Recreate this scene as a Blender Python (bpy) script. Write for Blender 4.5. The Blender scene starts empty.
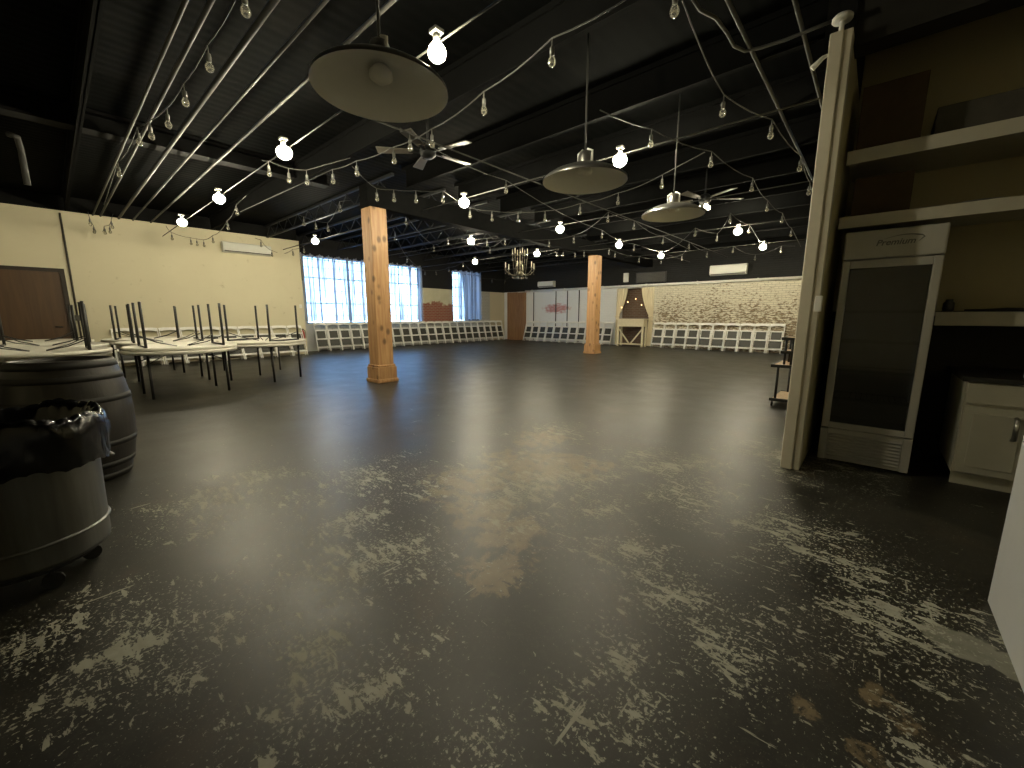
import bpy, bmesh, math, random
from mathutils import Vector, Matrix
random.seed(7)
sc = bpy.context.scene
COL = sc.collection
PI = math.pi
R = math.radians

# ------------------------------------------------------------------ camera
CAMH, F_PX, HOR, YAW = 1.28, 405.0, 315.5, R(41.6)
PITCH = math.atan((384 - HOR) / F_PX)
cam = bpy.data.cameras.new('camera')
cam.sensor_fit = 'HORIZONTAL'; cam.sensor_width = 36.0
cam.lens = 36.0 * F_PX / 1024.0
cam.clip_start = 0.05; cam.clip_end = 200
co = bpy.data.objects.new('camera', cam); COL.objects.link(co)
co.location = (0, 0, CAMH); co.rotation_euler = (PI / 2 - PITCH, 0, YAW)
sc.camera = co
_fh = Vector((-math.sin(YAW), math.cos(YAW), 0)); _r = Vector((math.cos(YAW), math.sin(YAW), 0)); _z = Vector((0, 0, 1))
_F = _fh * math.cos(PITCH) - _z * math.sin(PITCH); _U = _z * math.cos(PITCH) + _fh * math.sin(PITCH)
def sight(x, y):
    return _F + _r * ((x - 512) / F_PX) - _U * ((y - 384) / F_PX)
def at_height(x, y, z):
    """the point of the room at height z that the survey photograph shows at (x, y), kept inside the walls"""
    d = sight(x, y)
    t = (z - CAMH) / d.z
    if d.x < 0: t = min(t, -14.75 / d.x)
    if d.y > 0: t = min(t, 15.95 / d.y)
    return Vector((0, 0, CAMH)) + d * t

# ------------------------------------------------------------------ materials
def new_mat(name):
    m = bpy.data.materials.new(name); m.use_nodes = True
    nt = m.node_tree; nt.nodes.clear()
    return m, nt
class NT:
    def __init__(s, nt): s.nt = nt
    def n(s, t, **kw):
        nd = s.nt.nodes.new(t)
        for k, v in kw.items(): setattr(nd, k, v)
        return nd
    def put(s, sock, v):
        if isinstance(v, (int, float)): sock.default_value = v
        elif isinstance(v, tuple): sock.default_value = (v + (1,))[:4] if len(sock.default_value) == 4 else v
        else: s.nt.links.new(v, sock)
    def math(s, op, a, b=0.5, c=0.5, clamp=False):
        nd = s.n('ShaderNodeMath', operation=op); nd.use_clamp = clamp
        s.put(nd.inputs[0], a); s.put(nd.inputs[1], b); s.put(nd.inputs[2], c)
        return nd.outputs[0]
    def mix(s, f, a, b):
        nd = s.n('ShaderNodeMix', data_type='RGBA')
        s.put(nd.inputs[0], f); s.put(nd.inputs[6], a); s.put(nd.inputs[7], b)
        return nd.outputs[2]
    def pos(s):
        return s.n('ShaderNodeTexCoord').outputs['Object']
    def world(s):
        return s.n('ShaderNodeNewGeometry').outputs['Position']
    def mapping(s, v, scale=(1, 1, 1), rot=(0, 0, 0), loc=(0, 0, 0)):
        nd = s.n('ShaderNodeMapping')
        s.put(nd.inputs['Vector'], v)
        nd.inputs['Scale'].default_value = scale; nd.inputs['Rotation'].default_value = rot; nd.inputs['Location'].default_value = loc
        return nd.outputs[0]
    def noise(s, v, scale, detail=4, rough=.55, dist=0):
        nd = s.n('ShaderNodeTexNoise')
        s.put(nd.inputs['Vector'], v); nd.inputs['Scale'].default_value = scale; nd.inputs['Detail'].default_value = detail
        nd.inputs['Roughness'].default_value = rough; nd.inputs['Distortion'].default_value = dist
        return nd.outputs[0]
    def step(s, v, a, b):
        nd = s.n('ShaderNodeMapRange'); nd.interpolation_type = 'SMOOTHSTEP'
        s.put(nd.inputs[0], v); s.put(nd.inputs[1], a); s.put(nd.inputs[2], b)
        return nd.outputs[0]
    def bump(s, hgt, strength=.3, dist=.02):
        nd = s.n('ShaderNodeBump'); nd.inputs['Strength'].default_value = strength; nd.inputs['Distance'].default_value = dist
        s.put(nd.inputs['Height'], hgt)
        return nd.outputs[0]
    def bsdf(s, color, rough=.5, metal=0, normal=None, spec=.5):
        p = s.n('ShaderNodeBsdfPrincipled')
        s.put(p.inputs['Base Color'], color); s.put(p.inputs['Roughness'], rough); s.put(p.inputs['Metallic'], metal)
        p.inputs['Specular IOR Level'].default_value = spec
        if normal is not None: s.put(p.inputs['Normal'], normal)
        return p.outputs[0]
    def out(s, sh):
        o = s.n('ShaderNodeOutputMaterial'); s.nt.links.new(sh, o.inputs[0])
    def sep(s, v):
        nd = s.n('ShaderNodeSeparateXYZ'); s.put(nd.inputs[0], v); return nd.outputs

def plain(name, c, rough=.5, metal=0, var=.15, scale=12, spec=.5, bump=0):
    m, nt = new_mat(name); g = NT(nt)
    nz = g.noise(g.pos(), scale, 4)
    a = tuple(x * (1 - var) for x in c); b = tuple(min(1, x * (1 + var)) for x in c)
    g.out(g.bsdf(g.mix(nz, a, b), rough, metal, g.bump(nz, bump) if bump else None, spec))
    return m

M = {}
M['white_plastic'] = plain('white_plastic', (.80, .79, .75), .45, var=.06)
M['shaded_seat_vinyl'] = plain('shaded_seat_vinyl', (.036, .035, .028), .5, var=.1)  # vinyl darkened to stand in for the shade between the chair rails
M['table_plastic'] = plain('table_plastic', (.66, .64, .56), .5, var=.08, scale=30)
M['black_metal'] = plain('black_metal', (.012, .012, .012), .45, var=.3)
M['black_paint'] = plain('black_paint', (.008, .008, .008), .8, var=.35, scale=3, spec=.1)
M['matt_black'] = plain('matt_black', (.006, .0062, .0062), .9, var=.3, scale=6, spec=.03)
M['joist_paint'] = plain('joist_paint', (.013, .014, .0145), .6, var=.3, scale=6, spec=.25)
M['grey_pipe'] = plain('grey_pipe', (.050, .050, .047), .6, .0, var=.2, spec=.3)
M['pale_pipe'] = plain('pale_pipe', (.50, .49, .44), .45, var=.1)
M['silver_pipe'] = plain('silver_pipe', (.78, .77, .72), .4, .0, var=.1)
M['cable'] = plain('cable', (.045, .045, .04), .6, var=.1, spec=.3)
M['enamel_white'] = plain('enamel_white', (.84, .84, .82), .5, var=.04, spec=.3)
M['steel'] = plain('steel', (.34, .34, .32), .32, .9, var=.12)
M['socket'] = plain('socket', (.10, .10, .09), .4, var=.2)
M['white_paint'] = plain('white_paint', (.60, .56, .45), .5, var=.06)
M['shelf_paint'] = plain('shelf_paint', (.50, .48, .40), .55, var=.08)
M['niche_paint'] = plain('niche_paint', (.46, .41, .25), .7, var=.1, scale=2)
M['niche_shade'] = plain('niche_shade', (.012, .011, .008), .7, var=.3)  # near-black copy of the niche colour, shade of the counter recess painted in
M['cabinet_paint'] = plain('cabinet_paint', (.50, .49, .41), .45, var=.05)
M['panel_paint'] = plain('panel_paint', (.36, .36, .345), .5, var=.04)
M['worktop'] = plain('worktop', (.02, .02, .018), .4, var=.3, scale=40)
M['fridge_metal'] = plain('fridge_metal', (.45, .445, .41), .45, .1, var=.06)
M['fridge_dark'] = plain('fridge_dark', (.42, .42, .40), .5, var=.2)
M['fridge_inside'] = plain('fridge_inside', (.30, .30, .28), .5, var=.1)
M['logo_grey'] = plain('logo_grey', (.14, .14, .13), .4, var=.1)
M['ac_white'] = plain('ac_white', (.68, .68, .63), .4, var=.05)
M['ac_dark'] = plain('ac_dark', (.03, .03, .03), .5)
M['cardboard'] = plain('cardboard', (.065, .042, .022), .8, var=.25)
M['grey_card'] = plain('grey_card', (.07, .066, .055), .8, var=.25)
M['liner'] = plain('liner', (.003, .003, .003), .20, var=.3, spec=.28)
M['red_paint'] = plain('red_paint', (.35, .03, .02), .35, var=.1)
M['drape'] = plain('drape', (.74, .66, .48), .85, var=.12, scale=25)
M['cream_wood'] = plain('cream_wood', (.62, .55, .38), .6, var=.12)
M['brass'] = plain('brass', (.16, .14, .10), .4, .6, var=.1)
M['candle'] = plain('candle', (.70, .64, .48), .5, var=.05)
M['fan_blade'] = plain('fan_blade', (.13, .12, .10), .5, var=.2)
M['window_frame'] = plain('window_frame', (.30, .36, .42), .5, var=.1)
M['rubber'] = plain('rubber', (.012, .012, .012), .7)
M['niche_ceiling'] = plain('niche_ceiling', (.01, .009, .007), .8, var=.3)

def emit(name, c, s):
    m, nt = new_mat(name); g = NT(nt)
    e = g.n('ShaderNodeEmission'); e.inputs[0].default_value = c + (1,); e.inputs[1].default_value = s
    g.out(e.outputs[0]); return m
LAMP = 540.0
M['lamp_glow'] = emit('lamp_glow', (1.0, .90, .64), LAMP)
M['mini_glow'] = emit('mini_glow', (1.0, .60, .28), 6.0)
M['spot_glow'] = emit('spot_glow', (1.0, .88, .62), 25.0)

# clear bulb glass: a thin shell that mirrors a little
m, nt = new_mat('bulb_glass'); g = NT(nt)
fr = g.n('ShaderNodeFresnel'); fr.inputs[0].default_value = 1.55
tr = g.n('ShaderNodeBsdfTransparent'); tr.inputs[0].default_value = (.93, .93, .9, 1)
gl = g.n('ShaderNodeBsdfGlossy'); gl.inputs[1].default_value = .08; gl.inputs[0].default_value = (1, .98, .92, 1)
mx = g.n('ShaderNodeMixShader'); nt.links.new(g.math('ADD', fr.outputs[0], .10, clamp=True), mx.inputs[0])
nt.links.new(tr.outputs[0], mx.inputs[1]); nt.links.new(gl.outputs[0], mx.inputs[2])
df = g.n('ShaderNodeBsdfTranslucent'); df.inputs[0].default_value = (.8, .8, .72, 1)
df2 = g.n('ShaderNodeBsdfDiffuse'); df2.inputs[0].default_value = (.8, .8, .72, 1)
ad = g.n('ShaderNodeMixShader'); ad.inputs[0].default_value = .5; nt.links.new(df.outputs[0], ad.inputs[1]); nt.links.new(df2.outputs[0], ad.inputs[2])
m2 = g.n('ShaderNodeMixShader'); m2.inputs[0].default_value = .10
nt.links.new(mx.outputs[0], m2.inputs[1]); nt.links.new(ad.outputs[0], m2.inputs[2]); g.out(m2.outputs[0]); M['bulb_glass'] = m

# window and fridge panes
def pane_mat(name, tint, rough):
    m, nt = new_mat(name); g = NT(nt)
    fr = g.n('ShaderNodeFresnel'); fr.inputs[0].default_value = 1.5
    tr = g.n('ShaderNodeBsdfTransparent'); tr.inputs[0].default_value = tint + (1,)
    gl = g.n('ShaderNodeBsdfGlossy'); gl.inputs[1].default_value = rough
    mx = g.n('ShaderNodeMixShader'); nt.links.new(fr.outputs[0], mx.inputs[0])
    nt.links.new(tr.outputs[0], mx.inputs[1]); nt.links.new(gl.outputs[0], mx.inputs[2]); g.out(mx.outputs[0])
    return m
M['pane'] = pane_mat('window_pane', (.92, .96, .98), .02)
M['fridge_pane'] = pane_mat('fridge_pane', (.62, .63, .60), .06)

# sheer curtain
m, nt = new_mat('sheer'); g = NT(nt)
lw = g.n('ShaderNodeLayerWeight'); lw.inputs[0].default_value = .35
tr = g.n('ShaderNodeBsdfTransparent'); tr.inputs[0].default_value = (.97, .98, 1, 1)
tl = g.n('ShaderNodeBsdfTranslucent'); tl.inputs[0].default_value = (.20, .24, .27, 1)
dd = g.n('ShaderNodeBsdfDiffuse'); dd.inputs[0].default_value = (.86, .88, .90, 1)
md = g.n('ShaderNodeMixShader'); md.inputs[0].default_value = .45
nt.links.new(tl.outputs[0], md.inputs[1]); nt.links.new(dd.outputs[0], md.inputs[2])
wv = g.step(g.noise(g.mapping(g.pos(), (1, 1, .04)), 7, 3), .42, .66)
fac = g.math('ADD', g.math('MULTIPLY', lw.outputs['Facing'], .75), g.math('MULTIPLY_ADD', wv, .52, .38), clamp=True)
mx = g.n('ShaderNodeMixShader'); nt.links.new(fac, mx.inputs[0])
nt.links.new(tr.outputs[0], mx.inputs[1]); nt.links.new(md.outputs[0], mx.inputs[2]); g.out(mx.outputs[0]); M['sheer'] = m

# honey pine
def wood(name, c1, c2, knots=True, scale=1.0):
    m, nt = new_mat(name); g = NT(nt); P = g.pos()
    w = g.noise(g.mapping(P, (9 * scale, 9 * scale, .7 * scale)), 2.2, 5, .6, .6)
    col = g.mix(g.step(w, .3, .72), c1, c2)
    if knots:
        v = g.n('ShaderNodeTexVoronoi'); g.put(v.inputs['Vector'], g.mapping(P, (5.2, 5.2, 3.4), loc=(.2, .7, .1))); v.inputs['Scale'].default_value = 1.0
        k = g.step(v.outputs['Distance'], .30, .10)
        col = g.mix(g.math('MULTIPLY', k, .8), col, tuple(x * .28 for x in c1))
    g.out(g.bsdf(col, .5, 0, g.bump(w, .15))); M[name] = m
wood('pine', (.31, .160, .065), (.46, .265, .118))
wood('shelf_wood', (.42, .27, .12), (.55, .38, .19), False)
wood('door_wood', (.062, .030, .010), (.085, .043, .015), False, .5)
M['door_trim'] = plain('door_trim', (.02, .012, .006), .6)
wood('pier_wood', (.20, .10, .045), (.30, .17, .08), False)
wood('shaded_barrel_wood', (.006, .0045, .003), (.012, .009, .005), False)  # shade put into the colour: the lamps stand behind the barrels
M['hoop'] = plain('hoop', (.009, .008, .006), .7, .0, var=.3)  # hoops darkened with the staves for the same shade

# galvanised steel
m, nt = new_mat('galvanised'); g = NT(nt)
nz = g.noise(g.mapping(g.pos(), (6, 6, .6)), 3, 4)
g.out(g.bsdf(g.mix(nz, (.07, .07, .066), (.20, .20, .185)), .38, .9)); M['galvanised'] = m

# worn painted concrete floor
def floor_mat():
    m, nt = new_mat('worn_floor'); g = NT(nt); W = g.world()
    Z0 = W
    big = g.noise(W, .45, 3, .5); mid = g.noise(W, 2.3, 6, .6, .3); fine = g.noise(W, 26, 5, .6)
    base = g.mix(g.step(mid, .35, .7), (.013, .0127, .0102), (.026, .0245, .0185))
    base = g.mix(g.math('MULTIPLY', g.step(big, .45, .62), .6), base, (.028, .026, .019))
    base = g.mix(g.math('MULTIPLY', g.step(fine, .52, .72), .55), base, (.046, .044, .033))
    rust = g.noise(W, 1.7, 7, .68, .4)
    base = g.mix(g.math('MULTIPLY', g.step(rust, .54, .66), .55), base, (.046, .033, .021))
    grain = g.noise(W, 110, 3, .6)
    base = g.mix(g.math('MULTIPLY', g.step(grain, .60, .68), g.math('MULTIPLY', g.step(rust, .40, .58), .5)), base, (.16, .15, .115))
    s = g.sep(W)
    def blob(lst):
        acc = None
        for x, y, r in lst:
            dx = g.math('SUBTRACT', s[0], x); dy = g.math('SUBTRACT', s[1], y)
            d = g.math('SQRT', g.math('ADD', g.math('MULTIPLY', dx, dx), g.math('MULTIPLY', dy, dy)))
            v = g.math('SUBTRACT', 1.0, g.math('DIVIDE', d, r), clamp=True)
            acc = v if acc is None else g.math('MAXIMUM', acc, v)
        return acc
    # bare tan concrete showing through in the middle of the floor
    tb = blob([(-2.22, 2.0, .55), (-2.1, 2.6, .7), (-1.85, 2.85, .55), (-1.52, 1.66, .38), (-1.3, 1.36, .3), (-1.85, 1.75, .42), (-2.5, 3.3, .5), (-.04, 1.51, .075), (.14, 1.70, .095), (.21, 1.65, .085), (.12, 1.44, .08)])
    tn = g.noise(W, 6.5, 10, .74, .4)
    tan = g.step(g.math('ADD', g.math('MULTIPLY', tb, .50), g.math('MULTIPLY', tn, 1.15)), .76, .85)
    tan = g.math('MULTIPLY', tan, g.step(g.noise(W, 9, 8, .72, .3), .40, .50))
    tanc = g.mix(g.noise(W, 14, 5), (.080, .060, .034), (.23, .175, .10))
    col = g.mix(g.math('MULTIPLY', tan, .85), base, tanc)
    # flaked-off paint: pale chips, thick in some areas
    cb = blob([(-.2, 2.8, .8), (.05, 2.5, .7), (-.5, 1.75, .55), (-.28, 1.6, .45), (-.58, 1.3, .34), (-.42, 1.15, .3), (-.62, .98, .26), (-.75, .70, .26), (-3.3, .6, .8),
               (-3.6, .95, .6), (-2.0, .05, .7), (-2.3, -.15, .6), (.25, 2.2, .8), (-.85, 1.95, .5), (-2.55, 3.6, .9), (-.9, 2.85, .8), (-2.3, 1.05, .5), (-3.0, 1.6, .6), (-1.5, .55, .35), (-1.8, 2.35, 1.5), (-2.9, 1.5, 1.0), (-1.9, 1.0, .8), (-1.2, .5, .55), (-.4, 4.4, 1.2), (-.2, .9, .3), (.4, 1.4, .6), (-1.2, 3.4, 1.0)])
    cn1 = g.noise(g.mapping(W, (.75, 1.75, 1), rot=(0, 0, .15)), 11.5, 10, .68, .3)
    cn2 = g.noise(g.mapping(W, (1.3, 1, 1), loc=(3, 7, 0)), 52, 6, .62, .2)
    patchy = g.noise(W, 3.6, 4, .6)
    far = g.step(g.math('ADD', s[1], g.math('MULTIPLY', s[0], -.6)), 4.6, 8.0)
    bias = g.math('MULTIPLY', g.math('ADD', g.math('MULTIPLY', cb, .165), g.math('MULTIPLY', g.math('SUBTRACT', patchy, .5), .30)), g.math('SUBTRACT', 1.0, g.math('MULTIPLY', far, .3)))
    c1 = g.step(g.math('ADD', cn1, bias), .675, .70)
    c2 = g.step(g.math('ADD', cn2, g.math('MULTIPLY', bias, .9)), .67, .70)
    sc1 = g.noise(g.mapping(W, (2.2, 26, 1), rot=(0, 0, -.5)), 1.3, 3, .5)
    sc2 = g.noise(g.mapping(W, (24, 2.0, 1), rot=(0, 0, .35), loc=(5, 1, 0)), 1.3, 3, .5)
    scr = g.math('MAXIMUM', g.step(g.math('ADD', sc1, g.math('MULTIPLY', bias, .6)), .765, .79), g.step(g.math('ADD', sc2, g.math('MULTIPLY', bias, .6)), .765, .79))
    pt = g.step(g.math('ADD', g.math('MULTIPLY', blob([(.40, 2.22, .22), (.52, 2.19, .18)]), .6), g.math('MULTIPLY', patchy, .6)), .56, .60)
    chip = g.math('MAXIMUM', g.math('MAXIMUM', g.math('MAXIMUM', c1, c2), scr), g.math('MULTIPLY', pt, .6))
    chipc = g.mix(g.noise(W, 17, 4), (.17, .17, .13), (.46, .455, .37))
    col = g.mix(g.math('MULTIPLY', chip, .9), col, chipc)
    halo = g.step(g.math('ADD', cn1, bias), .58, .68)
    rough = g.math('ADD', g.math('ADD', g.math('MULTIPLY', mid, .22), .30), g.math('MULTIPLY', chip, .22), clamp=True)
    rough = g.math('ADD', rough, g.math('MULTIPLY', halo, .05))
    hgt = g.math('ADD', g.math('MULTIPLY', chip, -.6), g.math('MULTIPLY', mid, .6))
    g.out(g.bsdf(col, rough, 0, g.bump(hgt,   .22, .006), .36))
    return m
M['floor'] = floor_mat()

def brick_nodes(g, v, sx=1.0, mort=.012):
    b = g.n('ShaderNodeTexBrick'); g.put(b.inputs['Vector'], v)
    b.inputs['Scale'].default_value = 1.0; b.inputs['Brick Width'].default_value = .215 * sx; b.inputs['Row Height'].default_value = .075
    b.inputs['Mortar Size'].default_value = mort; b.inputs['Mortar Smooth'].default_value = .3
    b.inputs['Color1'].default_value = (.9, .9, .9, 1); b.inputs['Color2'].default_value = (.6, .6, .6, 1); b.inputs['Mortar'].default_value = (.15, .15, .15, 1)
    return b
# back wall: white-washed brick, much of it flaked, black paint above
m, nt = new_mat('back_brick'); g = NT(nt); W = g.world(); s = g.sep(W)
cmb = g.n('ShaderNodeCombineXYZ'); nt.links.new(s[0], cmb.inputs[0]); nt.links.new(s[2], cmb.inputs[1])
b = brick_nodes(g, cmb.outputs[0])
big = g.noise(W, .8, 4, .55); nz = g.noise(g.mapping(W, (1, 1, 2.2)), 5.5, 6, .65)
right = g.step(s[0], -7.6, -6.6)
wash = g.mix(big, (.64, .59, .45), (.80, .76, .64))
washl = g.mix(big, (.68, .69, .69), (.80, .81, .82))
wash = g.mix(right, washl, wash)
brk = g.mix(b.outputs['Fac'], g.mix(nz, (.17, .115, .065), (.32, .24, .15)), (.15, .12, .08))
midband = g.math('MULTIPLY', g.step(s[2], 2.75, 1.5), g.math('MULTIPLY', g.step(s[0], -7.2, -6.0), g.step(s[0], -.6, -2.6)))
flake = g.step(g.math('ADD', g.noise(g.mapping(W, (1, 1, 2.6)), 8.5, 7, .72), g.math('ADD', g.math('MULTIPLY', midband, .145), g.math('MULTIPLY', g.math('SUBTRACT', big, .5), .35))), .57, .66)
flake = g.math('MULTIPLY', flake, g.math('ADD', g.math('MULTIPLY', right, .85), .12))
flake = g.math('MAXIMUM', flake, g.math('MULTIPLY', g.math('MULTIPLY', b.outputs['Fac'], right), .35))
col = g.mix(flake, wash, brk)
# faded red smear of old lettering on the left panels
rx = g.math('DIVIDE', g.math('ADD', s[0], 11.75), 1.0); rz = g.math('DIVIDE', g.math('SUBTRACT', s[2], 1.62), .30)
rd = g.math('ADD', g.math('MULTIPLY', rx, rx), g.math('MULTIPLY', rz, rz))
red = g.math('MULTIPLY', g.step(g.math('ADD', rd, g.math('MULTIPLY', nz, 2.2)), 1.9, 1.2), .75)
col = g.mix(red, col, (.45, .10, .09))
col = g.mix(g.step(s[2], 2.49, 2.51), col, g.mix(nz, (.009, .009, .009), (.02, .02, .02)))
g.out(g.bsdf(col, .75, 0, g.bump(g.math('MULTIPLY_ADD', b.outputs['Fac'], -1.0, g.math('MULTIPLY', flake, -.5)), .5, .01), .25)); M['back_brick'] = m

# dark brick of the alcove
m, nt = new_mat('alcove_brick'); g = NT(nt); W = g.world(); s = g.sep(W)
cmb = g.n('ShaderNodeCombineXYZ'); nt.links.new(s[0], cmb.inputs[0]); nt.links.new(s[2], cmb.inputs[1])
b = brick_nodes(g, cmb.outputs[0]); nz = g.noise(W, 5, 5)
c = g.mix(b.outputs['Fac'], g.mix(nz, (.07, .035, .022), (.17, .10, .07)), (.15, .13, .10))
g.out(g.bsdf(c, .8, 0, g.bump(b.outputs['Fac'], -.4, .01))); M['alcove_brick'] = m

# window wall: black paint on top, pale plaster, bare red brick beneath
m, nt = new_mat('window_wall_paint'); g = NT(nt); W = g.world(); s = g.sep(W)
cmb = g.n('ShaderNodeCombineXYZ'); nt.links.new(s[1], cmb.inputs[0]); nt.links.new(s[2], cmb.inputs[1])
b = brick_nodes(g, cmb.outputs[0]); nz = g.noise(W, 3.2, 6, .6)
plaster = g.mix(nz, (.42, .40, .28), (.60, .57, .42))
brk = g.mix(b.outputs['Fac'], g.mix(nz, (.20, .055, .04), (.30, .10, .07)), (.28, .20, .15))
zz = g.math('ADD', s[2], g.math('MULTIPLY', g.math('SUBTRACT', nz, .5), .7))
col = g.mix(g.step(zz, 1.80, 1.90), brk, plaster)
grey = g.mix(b.outputs['Fac'], g.mix(nz, (.36, .36, .33), (.52, .52, .48)), (.30, .30, .27))
col = g.mix(g.math('MAXIMUM', g.step(s[1], 14.4, 14.5), g.math('MAXIMUM', g.step(s[1], 10.95, 10.9), g.step(s[2], 1.0, .97))), col, grey)
col = g.mix(g.math('MULTIPLY', g.step(s[1], 15.35, 15.4), g.step(nz, .1, .3)), col, (.52, .46, .33))
col = g.mix(g.step(s[1], 6.6, 6.5), col, (.5, .5, .48))
col = g.mix(g.step(s[2], 2.48, 2.50), col, (.012, .012, .013))
g.out(g.bsdf(col, .75, 0, g.bump(b.outputs['Fac'], -.3, .01), .25)); M['window_wall'] = m

# cream painted wall
m, nt = new_mat('cream_wall_paint'); g = NT(nt); W = g.world(); s = g.sep(W)
nz = g.noise(W, .9, 4); n2 = g.noise(W, 5, 6, .65)
col = g.mix(nz, (.58, .53, .37), (.68, .63, .46)); col = g.mix(g.step(n2, .62, .75), col, (.50, .45, .30))
g.out(g.bsdf(col, .6, 0, g.bump(n2, .1, .01), .3)); M['cream_wall'] = m

# black corrugated deck with rusty specks
m, nt = new_mat('deck_paint'); g = NT(nt); W = g.world(); s = g.sep(W)
wvn = g.math('SINE', g.math('MULTIPLY', s[0], 42.0)); nz = g.noise(W, 1.3, 5)
col = g.mix(g.step(nz, .5, .7), (.0032, .0035, .0035), (.0065, .0064, .006))
g.out(g.bsdf(col, .85, 0, g.bump(wvn, .18, .012), .02)); M['deck'] = m

# ------------------------------------------------------------------ mesh helper
class MB:
    def __init__(s): s.v = []; s.f = []; s.sm = []
    def add(s, vs, fs, smooth=False):
        o = len(s.v); s.v += [tuple(v) for v in vs]; s.f += [tuple(i + o for i in f) for f in fs]; s.sm += [smooth] * len(fs)
    def box(s, a, b, bev=0.0, mat=None):
        x0, y0, z0 = [min(a[i], b[i]) for i in range(3)]; x1, y1, z1 = [max(a[i], b[i]) for i in range(3)]
        if bev <= 0:
            vs = [Vector(p) for p in ((x0, y0, z0), (x1, y0, z0), (x1, y1, z0), (x0, y1, z0), (x0, y0, z1), (x1, y0, z1), (x1, y1, z1), (x0, y1, z1))]
            fs = [(3, 2, 1, 0), (4, 5, 6, 7), (0, 1, 5, 4), (1, 2, 6, 5), (2, 3, 7, 6), (3, 0, 4, 7)]
        else:
            bm = bmesh.new(); bmesh.ops.create_cube(bm, size=1)
            for v in bm.verts: v.co = Vector(((x0 + x1) / 2 + v.co.x * (x1 - x0), (y0 + y1) / 2 + v.co.y * (y1 - y0), (z0 + z1) / 2 + v.co.z * (z1 - z0)))
            bmesh.ops.bevel(bm, geom=list(bm.edges), offset=bev, segments=2, affect='EDGES', profile=.5)
            bm.verts.index_update(); vs = [v.co.copy() for v in bm.verts]; fs = [tuple(v.index for v in f.verts) for f in bm.faces]; bm.free()
        if mat is not None: vs = [mat @ v for v in vs]
        s.add(vs, fs); return s
    def tube(s, pts, r, seg=8, caps=True):
        pts = [Vector(p) for p in pts]; n = len(pts); rings = []
        rr = r if isinstance(r, (list, tuple)) else [r] * n
        up = None
        for i, p in enumerate(pts):
            d = (pts[min(i + 1, n - 1)] - pts[max(i - 1, 0)])
            if d.length < 1e-9: d = Vector((0, 0, 1))
            d.normalize()
            if up is None: up = Vector((0, 0, 1)) if abs(d.z) < .9 else Vector((1, 0, 0))
            a = d.cross(up)
            if a.length < 1e-6: a = d.cross(Vector((1, .3, .2)))
            a.normalize(); b = a.cross(d).normalized(); up = b
            rings.append([p + a * (rr[i] * math.cos(2 * PI * k / seg)) + b * (rr[i] * math.sin(2 * PI * k / seg)) for k in range(seg)])
        vs = [v for q in rings for v in q]; fs = []
        for i in range(n - 1):
            for k in range(seg):
                fs.append((i * seg + k, i * seg + (k + 1) % seg, (i + 1) * seg + (k + 1) % seg, (i + 1) * seg + k))
        s.add(vs, fs, True)
        if caps:
            o = len(s.v) - len(vs)
            s.f.append(tuple(o + k for k in reversed(range(seg)))); s.f.append(tuple(o + (n - 1) * seg + k for k in range(seg))); s.sm += [False, False]
        return s
    def lathe(s, prof, seg=24, c=(0, 0, 0), fn=None):
        vs = []; fs = []; n = len(prof)
        for i, (r, z) in enumerate(prof):
            for k in range(seg):
                a = 2 * PI * k / seg
                rr, zz = (r, z) if fn is None else fn(r, z, a, i)
                vs.append((c[0] + rr * math.cos(a), c[1] + rr * math.sin(a), c[2] + zz))
        for i in range(n - 1):
            for k in range(seg):
                fs.append((i * seg + k, i * seg + (k + 1) % seg, (i + 1) * seg + (k + 1) % seg, (i + 1) * seg + k))
        s.add(vs, fs, True); return s
    def disc(s, r, z, seg=24, c=(0, 0)):
        s.add([(c[0] + r * math.cos(2 * PI * k / seg), c[1] + r * math.sin(2 * PI * k / seg), z) for k in range(seg)], [tuple(range(seg))]); return s
    def prism(s, outline, y0, y1):
        """outline in x, z extruded along y"""
        n = len(outline); vs = [(x, y0, z) for x, z in outline] + [(x, y1, z) for x, z in outline]
        fs = [tuple(range(n)), tuple(reversed(range(n, 2 * n)))] + [(i, n + i, n + (i + 1) % n, (i + 1) % n) for i in range(n)]
        s.add(vs, fs); return s
    def build(s, name, mat, parent=None, loc=None):
        me = bpy.data.meshes.new(name); me.from_pydata(s.v, [], s.f); me.update()
        for p, q in zip(me.polygons, s.sm): p.use_smooth = q
        bm = bmesh.new(); bm.from_mesh(me); bmesh.ops.recalc_face_normals(bm, faces=bm.faces); bm.to_mesh(me); bm.free()
        me.materials.append(M[mat] if isinstance(mat, str) else mat)
        o = bpy.data.objects.new(name, me); COL.objects.link(o)
        if parent is not None: o.parent = parent
        if loc is not None: o.location = loc
        return o
def tag(o, label, cat, group=None):
    o['label'] = label; o['category'] = cat
    if group: o['group'] = group
    return o
def thing(name, label, cat, loc=(0, 0, 0), rot=(0, 0, 0), group=None):
    o = bpy.data.objects.new(name, None); COL.objects.link(o)
    o.location = loc; o.rotation_euler = rot
    return tag(o, label, cat, group)
def struct(o): o['kind'] = 'structure'; return o
def kids(o): return [c for c in COL.objects if c.parent == o]
def dup(root, loc, rot, label, group=None):
    r = root.copy(); COL.objects.link(r); r.location = loc; r.rotation_euler = rot; r['label'] = label
    if group: r['group'] = group
    for ch in list(root.children):
        c = ch.copy(); COL.objects.link(c); c.parent = r
        for gch in list(ch.children):
            d = gch.copy(); COL.objects.link(d); d.parent = c
    return r
ORD = ['first', 'second', 'third', 'fourth', 'fifth', 'sixth', 'seventh', 'eighth', 'ninth', 'tenth', 'eleventh', 'twelfth', 'thirteenth', 'fourteenth', 'fifteenth',
       'sixteenth', 'seventeenth', 'eighteenth', 'nineteenth', 'twentieth', 'twenty-first', 'twenty-second', 'twenty-third']

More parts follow.
